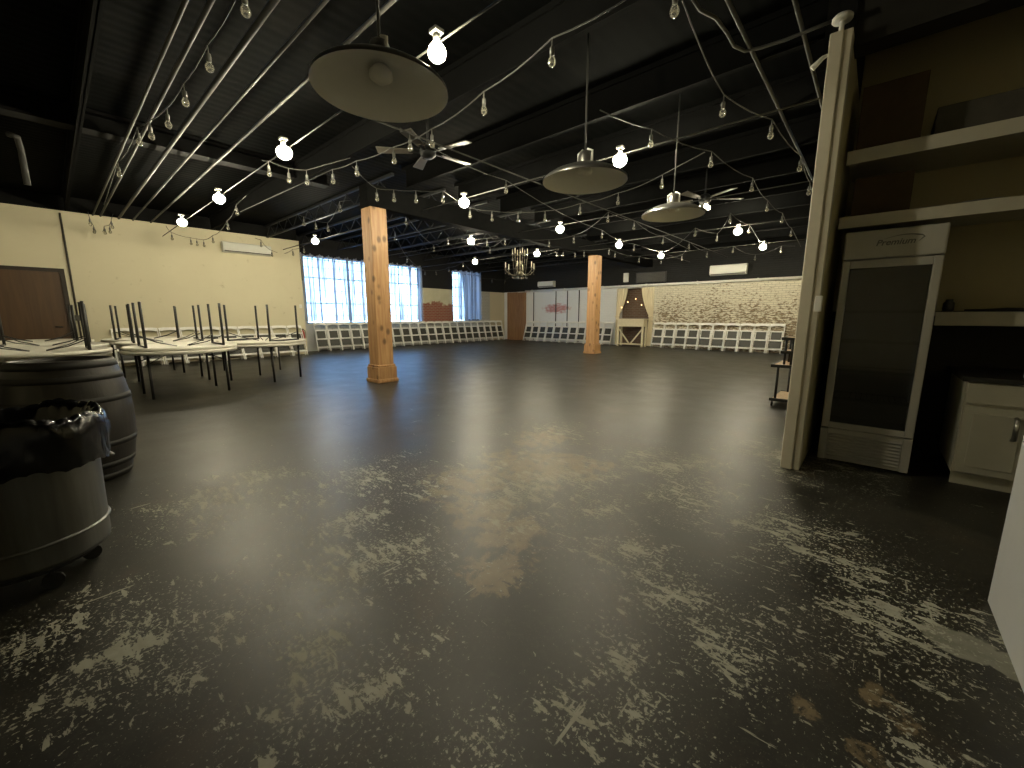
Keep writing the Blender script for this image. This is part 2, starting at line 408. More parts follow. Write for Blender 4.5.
# ================================================================== the room
DECK = 4.0
struct(MB().box((-16.2, -4.2, -.2), (2.9, 17.2, 0)).build('floor', 'floor'))
struct(MB().box((-16.2, -4.2, DECK), (2.9, 17.2, DECK + .2)).build('ceiling', 'deck'))
b = MB(); b.box((-14.6, -4.2, 0), (-14.3, 5.67, 3.66)); b.box((-15.6, 5.37, 0), (-14.6, 5.67, 3.66))
struct(b.build('wall_left', 'cream_wall'))
struct(MB().box((-15.6, -4.2, 3.66), (-14.34, 5.63, DECK)).build('wall_left_upper', 'black_paint'))
WZ0, WZ1 = .98, 3.37
b = MB(); X0, X1 = -15.55, -15.2
b.box((X0, 5.67, 0), (X1, 16.9, WZ0)); b.box((X0, 5.67, WZ1), (X1, 16.9, DECK))
for y0, y1 in ((5.67, 6.10), (11.10, 12.86), (14.72, 16.9)): b.box((X0, y0, WZ0), (X1, y1, WZ1))
struct(b.build('wall_window', 'window_wall'))
b = MB(); Y0, Y1 = 16.5, 16.85
b.box((-15.6, Y0, 0), (-8.42, Y1, DECK)); b.box((-7.05, Y0, 0), (2.9, Y1, DECK)); b.box((-8.42, Y0, 2.42), (-7.05, Y1, DECK))
struct(b.build('wall_back', 'back_brick'))
struct(MB().box((-8.47, Y1 - .02, 0), (-7.0, Y1 + .1, 2.5)).build('wall_alcove', 'alcove_brick'))
struct(MB().box((-.45, 4.10, 0), (-.345, 16.5, 3.28)).build('wall_partition', 'niche_paint'))
struct(MB().box((-.45, 4.12, 3.28), (-.345, 16.5, DECK)).build('wall_partition_upper', 'black_paint'))
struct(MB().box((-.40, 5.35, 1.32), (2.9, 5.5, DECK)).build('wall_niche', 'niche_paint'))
struct(MB().box((-.40, 5.35, 0), (2.9, 5.5, 1.32)).build('wall_niche_lower', 'niche_shade'))  # wall behind the counter coloured dark for the shade under the shelf
struct(MB().box((2.6, -4.2, 0), (2.9, 5.35, DECK)).build('wall_right', 'cream_wall'))
struct(MB().box((-14.3, -4.2, 0), (2.6, -4.0, DECK)).build('wall_front', 'cream_wall'))
# header over the kitchen niche
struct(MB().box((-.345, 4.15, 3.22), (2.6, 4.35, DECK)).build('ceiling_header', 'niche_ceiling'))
# cased white end of the partition
b = MB(); b.box((-.475, 3.985, 0), (-.395, 4.10, 3.28), .006); b.box((-.400, 4.002, 0), (-.345, 4.10, 3.28), .004)
struct(b.build('trim_1', 'white_paint'))
# brown boarded corner pier
b = MB(); b.box((-14.85, 16.34, 0), (-14.2, 16.5, 2.48), .01); b.box((-14.19, 16.32, 0), (-13.66, 16.5, 2.46), .01)
struct(b.build('trim_2', 'pier_wood'))
# brown door in the cream wall
b = MB(); b.box((-14.3, -.75, 0), (-14.27, .28, 2.27))
d = struct(b.build('door_1', 'door_wood'))
b = MB(); b.box((-14.3, .28, 0), (-14.24, .36, 2.35)); b.box((-14.3, -.83, 2.27), (-14.24, .28, 2.35)); b.box((-14.3, -.83, 0), (-14.24, -.75, 2.27))
b.build('door_frame', 'door_trim', d)
b = MB(); b.tube([(-14.27, .17, 1.02), (-14.2, .17, 1.02), (-14.2, .06, 1.02)], .012); b.build('door_handle', 'black_metal', d)

# girder on the posts, second beam nearer, joists
struct(MB().box((-7.28, 4.02, 3.22), (-7.02, 16.5, 3.60)).build('ceiling_beam', 'matt_black'))
b = MB(); b.box((-8.40, -4.0, 3.74), (-8.16, 3.9, 3.78)); b.box((-8.29, -4.0, 3.78), (-8.27, 3.9, 3.96)); b.box((-8.40, -4.0, 3.96), (-8.16, 3.9, DECK))
struct(b.build('ceiling_beam', 'black_paint'))
def joist(y, x0, x1, mat='joist_paint'):
    b = MB(); zt, zb = DECK - .03, 3.64
    b.box((x0, y - .03, zt - .02), (x1, y + .03, zt + .03)); b.box((x0 + .15, y - .03, zb), (x1 - .15, y + .03, zb + .03))
    x = x0 + .15; up = True; n = int((x1 - x0 - .3) / .33); st = (x1 - x0 - .3) / n; pts = []
    for i in range(n + 1):
        pts.append((x0 + .15 + i * st, y, (zb + .02) if i % 2 == 0 else zt - .01))
    if mat == 'joist_paint':
        for p, q in zip(pts, pts[1:]): b.tube([p, q], .011, 5, False)
    else: b.box((x0 + .1, y - .006, zb), (x1 - .1, y + .006, zt))
    struct(b.build('ceiling_joist', mat))
y = 4.75
while y < 16.3:
    joist(y, -15.15, -7.3); y += 1.28
y = 4.75
while y < 16.3:
    joist(y, -6.95, -.5, 'matt_black'); y += 1.28
for y in (-2.5, -.9, .55, 3.3):
    joist(y, -14.25, 2.5, 'matt_black')

# windows
def window(name, y0, y1, ny, zs):
    b = MB(); xa, xb = -15.32, -15.24; w = .05
    b.box((xa, y0, WZ0), (xb, y0 + w, WZ1)); b.box((xa, y1 - w, WZ0), (xb, y1, WZ1)); b.box((xa, y0, WZ0), (xb, y1, WZ0 + w)); b.box((xa, y0, WZ1 - w), (xb, y1, WZ1))
    o = struct(b.build(name, 'window_frame'))
    b = MB()
    for i in range(1, ny):
        t = .045 if i % 3 == 0 else .016
        yy = y0 + (y1 - y0) * i / ny; b.box((xa + .02, yy - t, WZ0), (xb - .02, yy + t, WZ1))
    for z, t in zs: b.box((xa + .02, y0, z - t), (xb - .02, y1, z + t))
    b.build('window_muntins', 'window_frame', o)
    MB().box((-15.286, y0, WZ0), (-15.280, y1, WZ1)).build('window_pane', 'pane', o)
    MB().box((-15.24, y0 - .02, WZ0 - .04), (-15.165, y1 + .02, WZ0)).build('window_sill', 'white_paint', o)
ZS = ((1.27, .013), (1.72, .022), (2.18, .012), (2.62, .022), (2.98, .012))
window('window_1', 6.10, 11.10, 9, ZS)
window('window_2', 12.86, 14.72, 3, ZS)

# ------------------------------------------------------------------ sheer curtains
def sheer(y0, y1, label, seed):
    rnd = random.Random(seed); n = int((y1 - y0) / .016); ph = rnd.random() * 6
    fr = [2 * PI * (y1 - y0) / .20 * rnd.uniform(.9, 1.1) / 1.0, 2 * PI * (y1 - y0) / .31, 2 * PI * (y1 - y0) / .73]
    rows = [1.08, 1.35, 1.7, 2.05, 2.4, 2.75, 3.08, 3.16, 3.22, 3.30, 3.38]
    vs = []; fs = []
    for j, z in enumerate(rows):
        t = j / (len(rows) - 1)
        for i in range(n + 1):
            u = i / n
            amp = .034 + .016 * (1 - t)
            d = amp * math.sin(fr[0] * u + ph + .6 * math.sin(2 * t + ph)) + .022 * math.sin(fr[1] * u + 2 * ph + t) + .014 * math.sin(fr[2] * u + t * 2)
            zz = z
            if j >= 8: d *= .55; zz += .035 * math.sin(fr[0] * .57 * u + ph) * (j - 7) / 3 + .02 * math.sin(fr[0] * 1.7 * u)
            if j == 0: zz += .01 * math.sin(fr[1] * u)
            vs.append((-15.095 + d, y0 + (y1 - y0) * u, zz))
    for j in range(len(rows) - 1):
        for i in range(n): fs.append((j * (n + 1) + i, j * (n + 1) + i + 1, (j + 1) * (n + 1) + i + 1, (j + 1) * (n + 1) + i))
    b = MB(); b.add(vs, fs, True)
    return tag(b.build('sheer_curtain', 'sheer'), label, 'curtain', 'sheer white window curtains')
sheer(5.98, 7.25, 'sheer white curtain nearest the end of the cream wall', 1)
sheer(7.25, 8.55, 'sheer white curtain on the wide window, second from the cream wall', 2)
sheer(8.55, 9.80, 'sheer white curtain hanging just behind the near wooden post', 3)
sheer(9.80, 11.06, 'sheer white curtain beside the red brick pier, on the wide window', 4)
sheer(12.78, 14.62, 'sheer white curtain on the narrow far window', 5)
for y0, y1, l in ((5.9, 11.15, 'thin curtain rod over the wide window'), (12.7, 14.72, 'thin curtain rod over the narrow far window')):
    b = MB(); b.tube([(-15.095, y0, 3.24), (-15.095, y1, 3.24)], .012)
    for yy in (y0 + .06, (y0 + y1) / 2, y1 - .06): b.tube([(-15.095, yy, 3.24), (-15.2, yy, 3.24)], .008, 6)
    tag(b.build('curtain_rod', 'black_metal'), l, 'curtain rod')

# ------------------------------------------------------------------ wooden posts
def wood_post(x, y, label):
    t = thing('wooden_post', label, 'post', (x, y, 0))
    MB().box((-.165, -.165, .30), (.165, .165, 3.22), .012).build('shaft', 'pine', t)
    b = MB(); b.box((-.205, -.205, 0), (.205, .205, .30), .012); b.build('plinth', 'pine', t)
    b = MB(); b.box((-.19, -.19, .30), (.19, .19, .345), .015); b.build('moulding', 'pine', t)
    MB().box((-.225, -.225, 0), (.225, .225, .07), .012).build('base_moulding', 'pine', t)
wood_post(-7.17, 4.22, 'tall knotty pine post standing nearest the camera in front of the windows')
wood_post(-7.17, 12.22, 'pine post farther away, standing before the drapes on the back wall')

# ================================================================== white folding chairs
def make_chair():
    t = thing('folding_chair', 'x', 'chair')
    w = .208
    for sx in (-1, 1):
        b = MB(); b.box((sx * w - .0115, -.018, 0), (sx * w + .0115, .018, 1.0), .004); b.build('front_leg', 'white_plastic', t)
    out = [(-w - .0115, 1.03), (-w - .0115, .955), (-.17, .94), (-.12, .955), (-.05, .967), (.05, .967), (.12, .955), (.17, .94), (w + .0115, .955), (w + .0115, 1.03), (.12, 1.045), (-.12, 1.045)]
    b = MB(); b.prism(out, -.016, .016); b.box((-w, -.012, .745), (w, .014, .79), .005); b.build('backrest', 'white_plastic', t)
    s = None
    b = MB(); b.box((-w + .02, -.026, .43), (w - .02, .016, .475), .008); b.box((-w + .03, .016, .45), (-w + .055, .04, .78)); b.box((w - .055, .016, .45), (w - .03, .04, .78))
    s = b.build('seat', 'white_plastic', t)
    MB().box((-w + .035, .022, .20), (w - .035, .042, .76), .008).build('seat_pad', 'shaded_seat_vinyl', s)  # carried down so the lower gap gets the same painted shade
    MB().box((-w, -.014, .125), (w, .014, .165), .005).build('stretcher', 'white_plastic', t)
    for sx in (-1, 1):
        MB().tube([(sx * .17, .075, .02), (sx * .17, .05, .62)], .014, 6).build('rear_leg', 'white_plastic', t)
    MB().tube([(-.17, .066, .2), (.17, .066, .2)], .012, 6).build('rear_stretcher', 'white_plastic', t)
    return t
chair0 = make_chair(); used = [False]
def chair(x, y, lean, rz, label, group):
    rot = (-lean, 0, rz)
    z = .018 * math.sin(lean)
    if not used[0]:
        used[0] = True; chair0.location = (x, y, z); chair0.rotation_euler = rot; chair0['label'] = label; chair0['group'] = group
    else: dup(chair0, (x, y, z), rot, label, group)
def jit(): return random.uniform(-.012, .012)
for i in range(10):
    chair(-6.55 + .453 * i, 16.10 + jit(), R(17), 0, f'white folding chair on the pale brick wall, {ORD[i]} to the right of the drapes', 'folding chairs right of the drapes')
for i in range(11):
    chair(-8.80 - .453 * i, 16.10 + jit(), R(17), 0, f'white folding chair on the whitewashed wall, {ORD[i]} to the left of the drapes', 'folding chairs left of the drapes')
for i in range(22):
    chair(-14.74 + jit(), 6.43 + .446 * i, R(14), PI / 2, f'white folding chair under the sheer curtains, {ORD[i]} from the cream wall', 'folding chairs below the windows')
for i in range(10):
    chair(-13.80 + jit(), 5.26 - .453 * i, R(24), PI / 2, f'white folding chair leaning on the cream wall, {ORD[i]} from the red fire extinguisher', 'folding chairs along the cream wall')

# ================================================================== round folding tables
def make_table():
    t = thing('round_folding_table', 'x', 'table')
    R0 = .762
    b = MB(); b.lathe([(0.0001, .742), (R0 - .02, .742), (R0, .734), (R0, .70), (R0 - .03, .69), (R0 - .045, .71), (0.0001, .712)], 48); b.build('tabletop', 'table_plastic', t)
    for sx in (-1, 1):
        for sy in (-1, 1):
            MB().tube([(sx * .50, sy * .36, .0), (sx * .50, sy * .36, .70)], .019, 8).build('leg', 'black_metal', t)
        MB().tube([(sx * .50, -.36, .69), (sx * .50, .36, .69)], .0155, 8).build('leg_bar', 'black_metal', t)
        for sy in (-1, 1): MB().tube([(sx * .50, sy * .34, .54), (sx * .30, sy * .2, .64), (sx * .08, sy * .05, .70)], .008, 6).build('brace', 'black_metal', t)
    return t
tb0 = make_table(); tb0.location = (-8.6, 1.4, 0); tb0.rotation_euler = (0, 0, R(92)); tb0['label'] = 'white round folding table nearest the wine barrel, standing on black legs'; tb0['group'] = 'round folding tables'
TG = 'round folding tables'; IG = 'upturned round folding tables'
ST = [(-9.25, 2.82, 30, 'white round folding table closest to the wooden post, standing on black legs'),
      (-10.30, 1.50, 88, 'white round folding table in the second row from the camera, on its black legs'),
      (-11.95, 1.35, 95, 'white round folding table nearest the cream wall, standing on its legs'),
      (-10.95, 3.05, 85, 'white round folding table with nothing on top, behind the one by the post'),
      (-8.98, -.17, 92, 'white round folding table at the left behind the barrel, on its legs'),
      (-10.60, -.12, 90, 'white round folding table in front of the brown door, on its legs'),
      (-12.25, -.20, 90, 'white round folding table closest to the brown door, on its legs')]
for x, y, a, l in ST: dup(tb0, (x, y, 0), (0, 0, R(a)), l, TG)
UP = [(-8.66, 1.42, 90, 'upturned round table with its legs in the air on the table nearest the barrel'),
      (-9.27, 2.84, 28, 'upturned round table with its legs in the air, closest to the wooden post'),
      (-10.32, 1.48, 86, 'upturned round table with its legs in the air in the second row'),
      (-11.92, 1.40, 80, 'upturned round table with its legs in the air nearest the cream wall'),
      (-8.86, -.17, 90, 'upturned round table, legs in the air, at the left just behind the barrel'),
      (-10.45, -.10, 84, 'upturned round table, legs in the air, in front of the brown door'),
      (-12.2, -.20, 92, 'upturned round table, legs in the air, closest to the brown door')]
for x, y, a, l in UP: dup(tb0, (x, y, .743 + .742), (PI, 0, R(a)), l, IG)

# ================================================================== barrels, bin
def barrel(x, y, label):
    t = thing('wine_barrel', label, 'barrel', (x, y, 0))
    def rad(z): u = (z - .475) / .475; return .36 - .075 * u * u
    b = MB(); pr = [(rad(i / 24 * .95), i / 24 * .95) for i in range(25)]
    pr = [(.265, .03), (.265, 0)] + pr + [(.262, .95), (.262, .915)]
    b.lathe(pr, 40); b.build('staves', 'shaded_barrel_wood', t)
    b = MB(); b.disc(.266, .918, 40); b.build('head', 'shaded_barrel_wood', t)
    for z in (.035, .13, .30, .65, .82, .915):
        b = MB(); b.lathe([(rad(z - .022) + .001, z - .022), (rad(z - .022) + .005, z - .022), (rad(z + .022) + .005, z + .022), (rad(z + .022) + .001, z + .022)], 40); b.build('hoop', 'hoop', t)
barrel(-4.62, .02, 'shade-darkened oak wine barrel with metal hoops standing behind the trash can')
barrel(-4.95, -.85, 'shade-darkened oak wine barrel mostly cut off, left of the other barrel')
CX, CY, CR = -2.99, -.215, .31
t = thing('trash_can', 'galvanised steel trash can standing on a wheeled dolly beside the barrel', 'trash can', (CX, CY, .135))
b = MB(); b.lathe([(.001, .02), (CR - .03, .02), (CR - .03, 0), (CR - .016, 0), (CR - .014, .02), (CR - .010, .30), (CR - .006, .50), (CR + .004, .60), (CR - .004, .60), (CR - .02, .14), (CR - .04, .03), (.001, .03)], 48); b.build('body', 'galvanised', t)
b = MB(); b.lathe([(CR - .013, .104), (CR - .006, .107), (CR - .003, .113), (CR - .006, .119), (CR - .013, .122)], 48); b.build('band', 'galvanised', t)
for a in (R(100), R(280)):
    c, s_ = math.cos(a), math.sin(a); b = MB()
    b.tube([((CR + .0) * c - .07 * s_, (CR + .0) * s_ + .07 * c, .42), ((CR + .035) * c - .06 * s_, (CR + .035) * s_ + .06 * c, .41), ((CR + .035) * c + .06 * s_, (CR + .035) * s_ - .06 * c, .41), ((CR) * c + .07 * s_, (CR) * s_ - .07 * c, .42)], .008, 6); b.build('handle', 'galvanised', t)
rnd = random.Random(3)
def crease(r, z, a, i):
    k = .013 * (1 - abs(i - 3) / 9)
    w = math.sin(a * 7 + i * .9) * .4 + abs(math.sin(a * 13 + 1.1 * i)) * .6 - .3 + abs(math.sin(a * 29 - 1.7 * i)) * .35
    return r + k * w, z + (.012 * math.sin(a * 3 + 1) + .010 * math.sin(a * 8) + .008 * abs(math.sin(a * 17))) * (1 if i < 7 else .4)
b = MB(); b.lathe([(CR + .028, .44), (CR + .034, .47), (CR + .033, .51), (CR + .037, .56), (CR + .038, .61), (CR + .030, .655), (CR + .012, .68), (CR - .018, .655), (CR - .045, .58), (CR - .075, .40), (CR - .10, .2)], 240, fn=crease)
tag(b.build('bin_liner', 'liner', None, (CX, CY, .135)), 'shiny black plastic bag folded over the rim of the trash can', 'bin liner')
t = thing('trash_can_dolly', 'black round dolly with casters under the steel trash can', 'dolly', (CX, CY, 0))
b = MB(); b.lathe([(.001, .095), (CR - .07, .095), (CR - .06, .10), (CR - .06, .13), (CR - .07, .134), (.001, .134)], 40); b.build('deck', 'rubber', t)
for k in range(5):
    a = R(20 + 72 * k); p = Vector((math.cos(a) * (CR - .10), math.sin(a) * (CR - .10), 0))
    b = MB(); b.tube([p + Vector((-.014, 0, .038)), p + Vector((.014, 0, .038))], .038, 14); b.box((p.x - .02, p.y - .008, .05), (p.x + .02, p.y + .008, .1)); b.build('caster', 'rubber', t)

# ================================================================== shelf cart by the partition
t = thing('shelf_cart', 'stepped rolling cart with light wood shelves and black pipe frame beside the white post', 'cart', (0, 0, 0))
def shelf(x0, x1, y0, y1, z):
    MB().box((x0 + .012, y0 + .012, z), (x1 - .012, y1 - .012, z + .02), .003).build('shelf', 'shelf_wood', t)
    b = MB(); q = .016
    for a_, c_ in (((x0, y0), (x1, y0)), ((x1, y0), (x1, y1)), ((x1, y1), (x0, y1)), ((x0, y1), (x0, y0))): b.box((min(a_[0], c_[0]) - q, min(a_[1], c_[1]) - q, z - .02), (max(a_[0], c_[0]) + q, max(a_[1], c_[1]) + q, z + .016))
    return b
for nm, args in (('shelf_rim', (-1.01, -.5, 6.72, 7.5, .10)), ('shelf_rim', (-1.03, -.5, 6.72, 7.5, .58)), ('shelf_rim', (-.95, -.5, 6.85, 7.3, .77)), ('shelf_rim', (-.95, -.5, 6.80, 7.3, .96))):
    x0, x1, y0, y1, z = args; b = MB(); q = .014
    b.box((x0 - q, y0 - q, z - .022), (x1 + q, y0 + q, z + .018)); b.box((x0 - q, y1 - q, z - .022), (x1 + q, y1 + q, z + .018))
    b.box((x0 - q, y0, z - .022), (x0 + q, y1, z + .018)); b.box((x1 - q, y0, z - .022), (x1 + q, y1, z + .018)); b.build(nm, 'black_metal', t)
    MB().box((x0, y0, z - .01), (x1, y1, z + .012)).build('shelf', 'shelf_wood', t)
for x, y in ((-.96, 6.76), (-.5, 6.74), (-.90, 7.46), (-.5, 7.46)):
    MB().tube([(x, y, .09), (x, y, .58)], .016, 8).build('pole', 'black_metal', t)
for x, y in ((-.91, 6.86), (-.83, 6.86), (-.5, 6.86), (-.91, 7.28)):
    MB().tube([(x, y, .58), (x, y, .95)], .016, 8).build('pole', 'black_metal', t)
for x, y in ((-.99, 6.74), (-.5, 6.76), (-.99, 7.46), (-.5, 7.46)):
    b = MB(); b.lathe([(.022, -.008), (.038, -.008), (.038, .008), (.022, .008), (.022, -.008)], 14); b.v = [(x + v[2], y + v[0], .038 + v[1]) for v in b.v]
    b.tube([(x, y, .05), (x, y, .085)], .01, 6); b.build('caster', 'rubber', t)

# ================================================================== kitchen niche
FX0, FX1, FY = -.25, .315, 4.44
t = thing('display_fridge', 'tall glass-door drinks fridge with pale metal frame and vented base, in the niche', 'fridge', (0, 0, 0))
b = MB(); b.box((FX0 - .015, FY + .05, .02), (FX0 + .02, 5.1, 1.95)); b.box((FX1 - .02, FY + .05, .02), (FX1 + .015, 5.1, 1.95)); b.box((FX0, 5.05, .02), (FX1, 5.1, 1.95)); b.box((FX0, FY + .06, 1.70), (FX1, 5.1, 1.95)); b.box((FX0, FY + .06, .02), (FX1, 5.1, .31)); b.build('cabinet', 'fridge_metal', t)
b = MB(); b.box((FX0 + .021, 5.0, .31), (FX1 - .021, 5.049, 1.70)); b.build('inner_wall', 'fridge_dark', t)
b = MB(); b.box((FX0 - .015, FY - .005, 1.73), (FX1 + .015, FY + .06, 1.95), .012)
hd = b.build('header_panel', 'fridge_metal', t)
b = MB(); fw = .042
b.box((FX0 - .012, FY, .31), (FX0 + fw, FY + .045, 1.72), .008); b.box((FX1 - fw, FY, .31), (FX1 + .012, FY + .045, 1.72), .008); b.box((FX0 + fw, FY + .004, 1.66), (FX1 - fw, FY + .045, 1.72)); b.box((FX0 + fw, FY + .004, .31), (FX1 - fw, FY + .045, .36))
dr = b.build('door', 'fridge_metal', t)
MB().box((FX0 + fw, FY + .02, .36), (FX1 - fw, FY + .028, 1.66)).build('glass_pane', 'fridge_pane', dr)
for z in (.55, .80, 1.05, 1.30):
    b = MB(); b.box((FX0 + .03, FY + .09, z), (FX1 - .03, FY + .1, z + .022))
    for k in range(14): xx = FX0 + .04 + k * .037; b.tube([(xx, FY + .1, z + .01), (xx, 4.98, z + .01)], .003, 4, False)
    b.box((FX0 + .03, 4.97, z), (FX1 - .03, 4.98, z + .012)); b.build('wire_shelf', 'fridge_inside', t)
b = MB(); b.box((FX0 - .012, FY + .02, .02), (FX1 + .012, FY + .05, .30)); gr = b.build('base_grille', 'fridge_metal', t)
b = MB()
for k in range(8):
    z = .055 + k * .028
    mt = Matrix.Translation((0, FY + .016, z)) @ Matrix.Rotation(R(-28), 4, 'X')
    b.box((FX0 + .05, -.010, -.008), (FX1 - .05, .010, .008), 0, mt)
b.build('louvre', 'fridge_dark', gr)
MB().box((FX0 - .012, FY + .0, .02), (FX0 + .04, FY + .03, .30), .004).build('grille_side', 'fridge_metal', gr); MB().box((FX1 - .04, FY + .0, .02), (FX1 + .012, FY + .03, .30), .004).build('grille_side', 'fridge_metal', gr)
for x in (FX0 + .05, FX1 - .05):
    for y in (FY + .1, 5.0): MB().tube([(x, y, 0), (x, y, .03)], .018, 8).build('foot', 'rubber', t)
# lettering on the header
def lettering(txt, size, loc, rot, mat, parent, name, shear=.25):
    cu = bpy.data.curves.new(name, 'FONT'); cu.body = txt; cu.size = size; cu.shear = shear; cu.extrude = .0015; cu.align_x = 'CENTER'; cu.offset = .0012
    o = bpy.data.objects.new('lettering_source', cu); COL.objects.link(o)
    dg = bpy.context.evaluated_depsgraph_get(); me = bpy.data.meshes.new_from_object(o.evaluated_get(dg)); bpy.data.objects.remove(o)
    me.materials.clear(); me.materials.append(M[mat])
    n = bpy.data.objects.new(name, me); COL.objects.link(n); n.location = loc; n.rotation_euler = rot; n.parent = parent
    return n
lettering('Premium', .062, (.045, FY - .007, 1.825), (PI / 2, 0, 0), 'logo_grey', hd, 'lettering')
b = MB(); pts = [(-.02 + .03 * k, FY - .008, 1.872 + .022 * math.sin(PI * k / 8)) for k in range(8)]
b.tube(pts + [(.205, FY - .008, 1.868), (.175, FY - .008, 1.835)], [.0008, .0015, .002, .0028, .0034, .004, .0042, .0042, .004, .0012], 6); b.build('swoosh_logo', 'logo_grey', hd)

# shelves
for z0, z1, l in ((2.47, 2.57, 'upper long painted shelf spanning the niche above the fridge'), (1.98, 2.07, 'lower long painted shelf just above the fridge header')):
    t = thing('wall_shelf', l, 'shelf', (0, 0, 0))
    MB().box((-.318, 4.40, z0), (2.58, 4.43, z1), .004).build('front_board', 'shelf_paint', t)
    MB().box((-.318, 4.43, z1 - .025), (2.58, 5.35, z1)).build('shelf_board', 'shelf_paint', t)
t = thing('wall_shelf', 'short painted shelf right of the fridge over the dark counter recess', 'shelf', (0, 0, 0))
MB().box((.36, 4.80, 1.20), (2.58, 4.83, 1.31), .004).build('front_board', 'shelf_paint', t)
MB().box((.36, 4.83, 1.28), (2.58, 5.35, 1.31)).build('shelf_board', 'shelf_paint', t)
tag(MB().box((-.28, 4.56, 2.57), (.10, 5.1, 3.08), .006).build('cardboard_box', 'cardboard'), 'large dark brown box at the left end of the upper niche shelf', 'box')
tag(MB().box((.17, 4.56, 2.57), (.62, 5.1, 2.80), .006).build('cardboard_box', 'grey_card'), 'low grey box on the upper niche shelf, right of the brown box', 'box')
tag(MB().box((-.26, 4.60, 2.07), (.10, 5.15, 2.40), .006).build('cardboard_box', 'cardboard'), 'brown box on the lower niche shelf above the fridge', 'box')
b = MB(); b.lathe([(.001, .004), (.10, .004), (.17, .03), (.172, .034), (.10, .012), (.001, .012)], 32)
tag(b.build('shallow_dish', 'steel', None, (.47, 4.68, 2.066)), 'shallow dark round dish lying on the lower niche shelf', 'dish')
b = MB(); b.lathe([(.001, 0), (.03, 0), (.034, .02), (.034, .07), (.022, .085), (.022, .10), (.001, .10)], 18)
tag(b.build('jar', 'worktop', None, (.43, 4.88, 1.31)), 'small dark jar at the end of the short shelf by the fridge', 'jar')
b = MB(); b.tube([(.52, 4.88, 1.323), (.62, 4.88, 1.323), (.74, 4.88, 1.326), (.86, 4.88, 1.326)], [.006, .008, .014, .012], 8)
tag(b.build('wooden_stick', 'worktop'), 'long dark stick lying on the short shelf right of the jar', 'stick')
# base cabinet and worktop
t = thing('base_cabinet', 'cream painted base cabinet under the dark worktop, right of the fridge', 'cabinet', (0, 0, 0))
MB().box((.56, 4.47, .09), (1.16, 5.3, .80)).build('body', 'cabinet_paint', t)
MB().box((.565, 4.50, 0), (1.16, 4.52, .09)).build('toe_kick', 'cabinet_paint', t)
b = MB(); b.box((.565, 4.445, .11), (.90, 4.47, .62), .003); b.box((.615, 4.438, .16), (.85, 4.446, .57), .004); d = b.build('door', 'cabinet_paint', t)
b = MB(); b.tube([(.82, 4.445, .40), (.82, 4.40, .41), (.82, 4.40, .55), (.82, 4.445, .56)], .014, 8); b.build('handle', 'steel', d)
b = MB(); b.box((.565, 4.445, .64), (.90, 4.47, .79), .003); d = b.build('drawer', 'cabinet_paint', t)
b = MB(); b.box((.905, 4.445, .11), (1.155, 4.47, .79), .003); d = b.build('door', 'cabinet_paint', t)
tag(MB().box((.53, 4.43, .80), (2.58, 5.34, .835), .004).build('worktop', 'worktop'), 'dark worktop on the cream base cabinet in the niche', 'worktop')
b = MB(); b.box((.52, -.6, 0), (1.25, 2.67, 1.02), .004); b2 = b.build('bar_counter', 'panel_paint')
t = tag(b2, 'plain white end of a bar counter jutting in at the lower right', 'counter')
MB().box((.49, -.63, 1.02), (1.28, 2.70, 1.06), .005).build('counter_top', 'worktop', b2)
# small white box on the partition end
b = MB(); b.box((-.372, 3.955, 1.31), (-.325, 4.001, 1.43), .006); o = tag(b.build('switch_box', 'white_plastic'), 'small white switch box on the side of the white post by the fridge', 'switch box')
b = MB(); b.lathe([(.001, 0), (.055, 0), (.062, .008), (.062, .028), (.05, .04), (.001, .04)], 24)
tag(b.build('ceiling_disc', 'ac_white', None, (-.42, 4.06, 3.37)), 'round white disc mounted above the top of the white post', 'disc')
MB().tube([(-.42, 4.06, 3.28), (-.42, 4.06, 3.375)], .016, 8).build('stem', 'ac_white', bpy.data.objects['ceiling_disc'], (.42, -4.06, -3.37))
b = MB(); b.tube([(-.47, 4.04, 3.17), (-.51, 4.04, 3.16), (-.57, 4.04, 3.11)], [.010, .014, .022], 10)
tag(b.build('wall_bracket', 'pale_pipe'), 'small pale bracket sticking out near the top of the white post', 'bracket')

# ================================================================== wall and ceiling equipment
def split_ac(loc, rz, w, label, h=.29):
    t = thing('air_conditioner', label, 'air conditioner', loc, (0, 0, rz))
    pr = [(0, 0), (0, h), (-.15, h), (-.19, h - .03), (-.20, .09), (-.17, .03), (-.10, 0)]
    b = MB(); n = len(pr)
    vs = [(-w / 2, y, z) for y, z in pr] + [(w / 2, y, z) for y, z in pr]
    b.add(vs, [tuple(range(n)), tuple(reversed(range(n, 2 * n)))] + [(i, n + i, n + (i + 1) % n, (i + 1) % n) for i in range(n)]); b.build('casing', 'ac_white', t)
    b = MB(); b.box((-w / 2 + .03, -.17, -.006), (w / 2 - .03, -.06, .012), 0, Matrix.Translation((0, -.015, .0)) @ Matrix.Rotation(R(-12), 4, 'X')); b.build('underside_shade', 'ac_dark', t)  # dark slab standing in for the shade under the casing
    b = MB(); b.box((-w / 2 + .02, -.12, h - .002), (w / 2 - .02, -.02, h + .004)); b.build('intake_grille', 'ac_dark', t)
split_ac((-14.3, 4.15, 3.08), PI / 2, 1.25, 'white wall air conditioner high on the cream wall')
split_ac((-4.17, 16.5, 2.72), 0, 1.2, 'white wall air conditioner on the black band over the pale brick', .36)
split_ac((-12.3, 16.5, 2.65), 0, .95, 'small white air conditioner on the black band by the brown corner', .28)
tag(MB().box((-8.24, 16.42, 2.68), (-8.03, 16.5, 3.05), .01).build('junction_box', 'ac_white'), 'white upright box on the black band above the drapes', 'box')
